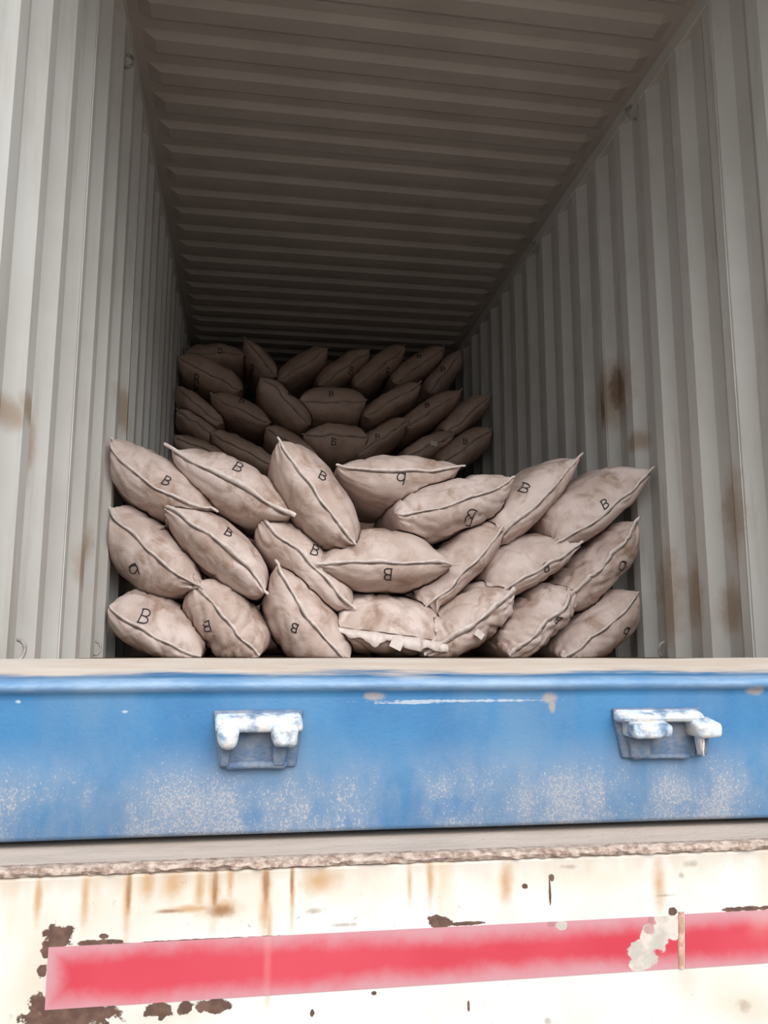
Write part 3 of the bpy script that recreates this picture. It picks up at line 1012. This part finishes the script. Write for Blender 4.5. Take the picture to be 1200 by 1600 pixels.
# L ear, R ear (photo positions), px above, px below, seam px, ends, depth L, depth R, label, options
G1 = 'sacks in the front stack'
FRONT = [
    ((170, 684), (331, 793), 30, 60, -25, 'fp', 3.47, 3.50, 'topmost pale sack against the left wall, marked B near its middle', dict(marks=[('B', 262, 752, 15, 28, 1)], tabs=(0.01, 0.035))),
    ((268, 703), (454, 806), 45, 43, -4, 'pp', 3.50, 3.47, 'top-row pale sack with a white hem tab on its upper ear, second from left wall', dict(marks=[('B', 371, 731, 19, 24, 1)], tabs=(0.04, 0.02), hem=0.016)),
    ((437, 688), (554, 850), 48, 49, -5, 'ff', 3.46, 3.42, 'steeply tilted plump pale sack in the top row, its ear pointing straight up', dict(marks=[('B', 506, 743, 17, 25, 1)], tabs=(0.02, 0.01))),
    ((527, 728), (721, 728), 25, 60, -13, 'pp', 3.56, 3.55, 'level pale sack at the middle of the top row above a dark gap', dict(marks=[('q', 623, 752, 20, 8, 1)], tabs=(0.012, 0.02))),
    ((620, 802), (802, 746), 34, 55, -12, 'bf', 3.47, 3.50, 'brown-smudged sack with a knotted blunt end, beside the dark gap in top row', dict(crease=1.8, marks=[('B', 731, 809, 22, 195, 1)], tabs=(0, 0.015))),
    ((776, 842), (906, 715), 47, 30, -2, 'bp', 3.56, 3.55, 'top-row sack with a sharp raised ear, second from the right wall', dict(marks=[('B', 815, 761, 17, 35, 1)], tabs=(0.02, 0.03))),
    ((872, 846), (1018, 734), 58, 34, -9, 'bp', 3.52, 3.50, 'topmost plump sack against the right wall with a dark-tipped ear', dict(marks=[('B', 938, 790, 15, -22, 1)], tabs=(0.03, 0.02))),
    ((176, 792), (314, 915), 30, 64, -14, 'bp', 3.54, 3.50, 'middle sack touching the left wall, letter low near its underside', dict(marks=[('q', 214, 891, 19, -25, 1)], tabs=(0.01, 0.02))),
    ((254, 794), (411, 928), 52, 30, 12, 'pf', 3.49, 3.46, 'second-row pale sack with a white ear tab, under the top sack at left wall', dict(marks=[('B', 356, 833, 16, 24, 1)], tabs=(0.04, 0.025), hem=0.015)),
    ((408, 812), (551, 951), 42, 36, 0, 'bf', 3.53, 3.50, 'second-row sack slanting under the steeply tilted plump one', dict(marks=[('B', 491, 861, 18, 20, 1)], tabs=(0.01, 0.015))),
    ((499, 884), (707, 884), 64, 40, 3, 'pp', 3.46, 3.45, 'level lemon-shaped pale sack in the middle of the stack with pointed ears', dict(marks=[('B', 603, 898, 18, 180, 1)], tabs=(0.02, 0.03))),
    ((660, 952), (786, 824), 46, 27, -6, 'bb', 3.56, 3.53, 'unmarked sack leaning up beside the level middle sack', dict(crease=1.3, tabs=(0, 0.015))),
    ((772, 926), (908, 849), 56, 26, -4, 'bp', 3.54, 3.52, 'second-row sack below the two top-row sacks by the right wall, brightly lit', dict(marks=[('B', 848, 889, 14, 165, 1)], tabs=(0.01, 0.01))),
    ((878, 936), (994, 814), 24, 54, -10, 'bb', 3.55, 3.54, 'wrinkled sack touching the right wall in the second row, ear tab pointing up', dict(crease=1.8, marks=[('q', 972, 890, 20, 20, 1)], tabs=(0.02, 0.03), hem=0.018)),
    ((172, 945), (314, 1026), 50, 38, -8, 'bf', 3.54, 3.51, 'bottom-row sack at the left wall with a large upright B', dict(marks=[('B', 227, 964, 22, 18, 1)], tabs=(0, 0))),
    ((305, 911), (404, 1027), 47, 48, -2, 'bb', 3.52, 3.50, 'bottom-row sack second from the left wall, letter reversed', dict(crease=1.5, marks=[('B', 326, 978, 16, -15, -1)], tabs=(0.01, 0))),
    ((433, 882), (548, 1027), 27, 68, -14, 'pb', 3.49, 3.47, 'bottom-row sack with a narrow gathered neck pointing up', dict(marks=[('B', 462, 980, 15, 200, 1)], tabs=(0.025, 0))),
    ((526, 978), (696, 1000), 62, 36, -4, 'bb', 3.50, 3.49, 'bottom-row sack with a wide open hem flap, below the level middle sack', dict(crease=1.6, tabs=(0.005, 0.01), hem=0.040, hemdir=-1, tags=[(620, 1006, 0.052, 0.042, 25)])),
    ((668, 1024), (803, 926), 45, 40, -2, 'bb', 3.49, 3.50, 'unlettered bottom-row sack with a tiny white tag on its diagonal seam', dict(crease=2.0, tabs=(0.015, 0.01), hem=0.020, tags=[(749, 991, 0.042, 0.028, 35)])),
    ((797, 1027), (899, 926), 47, 34, -2, 'bb', 3.51, 3.52, 'creased bottom-row sack, second from the right wall', dict(crease=2.0, marks=[('B', 869, 971, 13, 190, 1)], tabs=(0, 0.02), hem=0.018)),
    ((880, 1027), (997, 925), 27, 52, -5, 'bb', 3.54, 3.56, 'bottom-row sack in the corner by the right wall', dict(marks=[('q', 979, 988, 17, 20, 1)], tabs=(0, 0.005))),
]
for i, (L, R, tu, tb, s, ends, yl, yr, label, opt) in sorted(enumerate(FRONT), key=lambda r: r[1][6] + r[1][7]):
    mpp = (yl + yr) / 2 / FPX * 1.0
    build_sack('filled_sack', unproj(*L, yl), unproj(*R, yr), tu * mpp, tb * mpp, s * mpp, ends, i + 1, label, G1, (M_SACK, M_HEM), mpp=mpp, pl_px=L, pr_px=R, **opt)

G2 = 'sacks in the rear stack'
T, Mi = 6.55, 5.92
BACK = [
    ((291, 549), (381, 553), 20, 20, -4, 'ff', T - .1, T, 'dim sack lying level at the top left corner of the rear stack', [('B', 344, 552, 10, 0, 1)]),
    ((382, 530), (430, 588), 17, 20, -2, 'pf', T, T, 'dim sack with its ear up, topmost in the rear stack beside the level one', [('B', 393, 575, 8, 20, 1)]),
    ((436, 594), (511, 544), 22, 17, -4, 'bf', T, T, 'dim top-row rear sack, third from the left wall', []),
    ((499, 600), (577, 547), 22, 17, -4, 'bf', T, T, 'dim top-row rear sack, fourth from the left wall', [('B', 548, 581, 10, 10, 1)]),
    ((557, 603), (631, 541), 22, 17, -4, 'bf', T, T, 'dim top-row rear sack, third from the right wall', [('B', 607, 582, 9, 0, 1)]),
    ((616, 598), (693, 542), 20, 17, -4, 'bf', T, T, 'dim top-row rear sack, second from the right wall', [('B', 654, 557, 9, 0, 1)]),
    ((668, 612), (719, 548), 15, 20, -4, 'bf', T, T, 'dim slim sack at the right end of the rear top row', [('B', 690, 578, 9, 0, 1)]),
    ((281, 556), (377, 607), 24, 24, -6, 'bf', 6.0, 6.1, 'dim plump rear sack at the left wall, under the level one', [('B', 306, 592, 12, 20, 1)]),
    ((329, 616), (422, 660), 21, 20, -6, 'ff', Mi, Mi, 'dim rear sack slanting to a point, second row near the left wall', [('B', 378, 626, 11, 20, 1)]),
    ((407, 590), (482, 664), 22, 23, 2, 'bb', Mi, Mi, 'dim rear sack slanting steeply beside the two level ones', [('B', 455, 612, 8, 20, 1)]),
    ((469, 624), (572, 625), 27, 31, -8, 'bb', 5.95, 5.95, 'dim level rear sack, the upper of the two at the centre', [('B', 517, 616, 10, 0, 1)]),
    ((571, 650), (657, 598), 18, 18, -3, 'bf', Mi, Mi, 'dim ochre rear sack rising beside the upper level one', []),
    ((632, 666), (721, 610), 20, 18, -3, 'bf', Mi, Mi, 'dim rear sack with a sharp ear, below the slim top one', [('B', 666, 634, 9, 0, 1)]),
    ((697, 675), (766, 617), 20, 16, -3, 'bb', Mi, Mi, 'dim unmarked rear sack in the second row at the right wall', []),
    ((277, 605), (345, 661), 16, 20, -3, 'bf', 5.97, Mi, 'dark rear sack at the left wall, under the plump one', []),
    ((277, 640), (338, 682), 15, 18, -3, 'bf', 5.93, Mi, 'dark rear sack at the left wall, third row down', []),
    ((330, 676), (430, 727), 20, 20, -3, 'ff', 5.86, 5.86, 'dim rear sack just above the topmost front sacks at left', [('B', 390, 682, 10, 20, 1)]),
    ((272, 682), (352, 712), 14, 22, -3, 'bf', 5.80, 5.85, 'dark rear sack lowest at the left wall', []),
    ((416, 668), (495, 714), 18, 20, -3, 'bb', 5.9, 5.9, 'dim rear sack mostly hidden behind the steeply tilted front sack', []),
    ((474, 680), (574, 684), 26, 30, -2, 'pb', 5.86, 5.86, 'dim level rear sack, the lower of the two at the centre', [('B', 520, 694, 10, 0, 1)]),
    ((555, 708), (638, 656), 20, 17, -3, 'bf', 5.9, 5.9, 'dim rear sack rising beside the lower level one', [('B', 588, 684, 9, 0, 1)]),
    ((634, 714), (709, 676), 18, 18, -3, 'bb', 5.9, 5.9, 'dim rear sack with a tiny white tag', []),
    ((690, 722), (766, 670), 22, 24, -3, 'bb', 5.86, 5.86, 'dim plump rear sack lowest at the right wall', [('B', 725, 692, 10, 0, 1)]),
]
for i, (L, R, tu, tb, s, ends, yl, yr, label, mk) in sorted(enumerate(BACK), key=lambda r: r[1][6] + r[1][7]):
    mpp = (yl + yr) / 2 / FPX
    if 'point' not in label and 'sharp' not in label:
        ends = ends.replace('f', 'b')
    tu, tb = tu * 1.06, tb * 1.06
    opt = dict(tags=[(678, 693, 0.05, 0.035, 10)]) if 'tiny white tag' in label else {}
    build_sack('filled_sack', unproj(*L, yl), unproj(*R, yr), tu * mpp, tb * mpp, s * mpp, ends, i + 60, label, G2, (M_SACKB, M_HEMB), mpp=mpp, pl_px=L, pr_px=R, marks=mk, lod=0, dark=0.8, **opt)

# sacks lower down in the rear stack, out of sight behind the front one: they carry the rows above
proto = None
for row in range(5):
    n = 5 if row % 2 == 0 else 4
    w = 0.455
    x0 = (XL + XR) / 2 - n * w / 2
    for k in range(n):
        zc = ZF + 0.132 + row * 0.246
        xc = x0 + (k + 0.5) * w
        lab = 'dim sack low in the rear stack, out of sight behind the front stack'
        if proto is None:
            PL = Vector((xc - 0.215, 6.02, zc)); PR = Vector((xc + 0.215, 6.02, zc))
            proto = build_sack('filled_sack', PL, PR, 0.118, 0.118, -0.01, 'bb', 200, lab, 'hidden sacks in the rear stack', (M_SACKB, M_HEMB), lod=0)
            base0 = proto.location.copy(); ref = Vector((xc, 0, zc))
        else:
            c = proto.copy(); COL.objects.link(c)
            c.location = base0 + Vector((xc - ref.x, 0.01 * (k % 2), zc - ref.z))
            for ch in list(proto.children):
                d = ch.copy(); COL.objects.link(d); d.parent = c
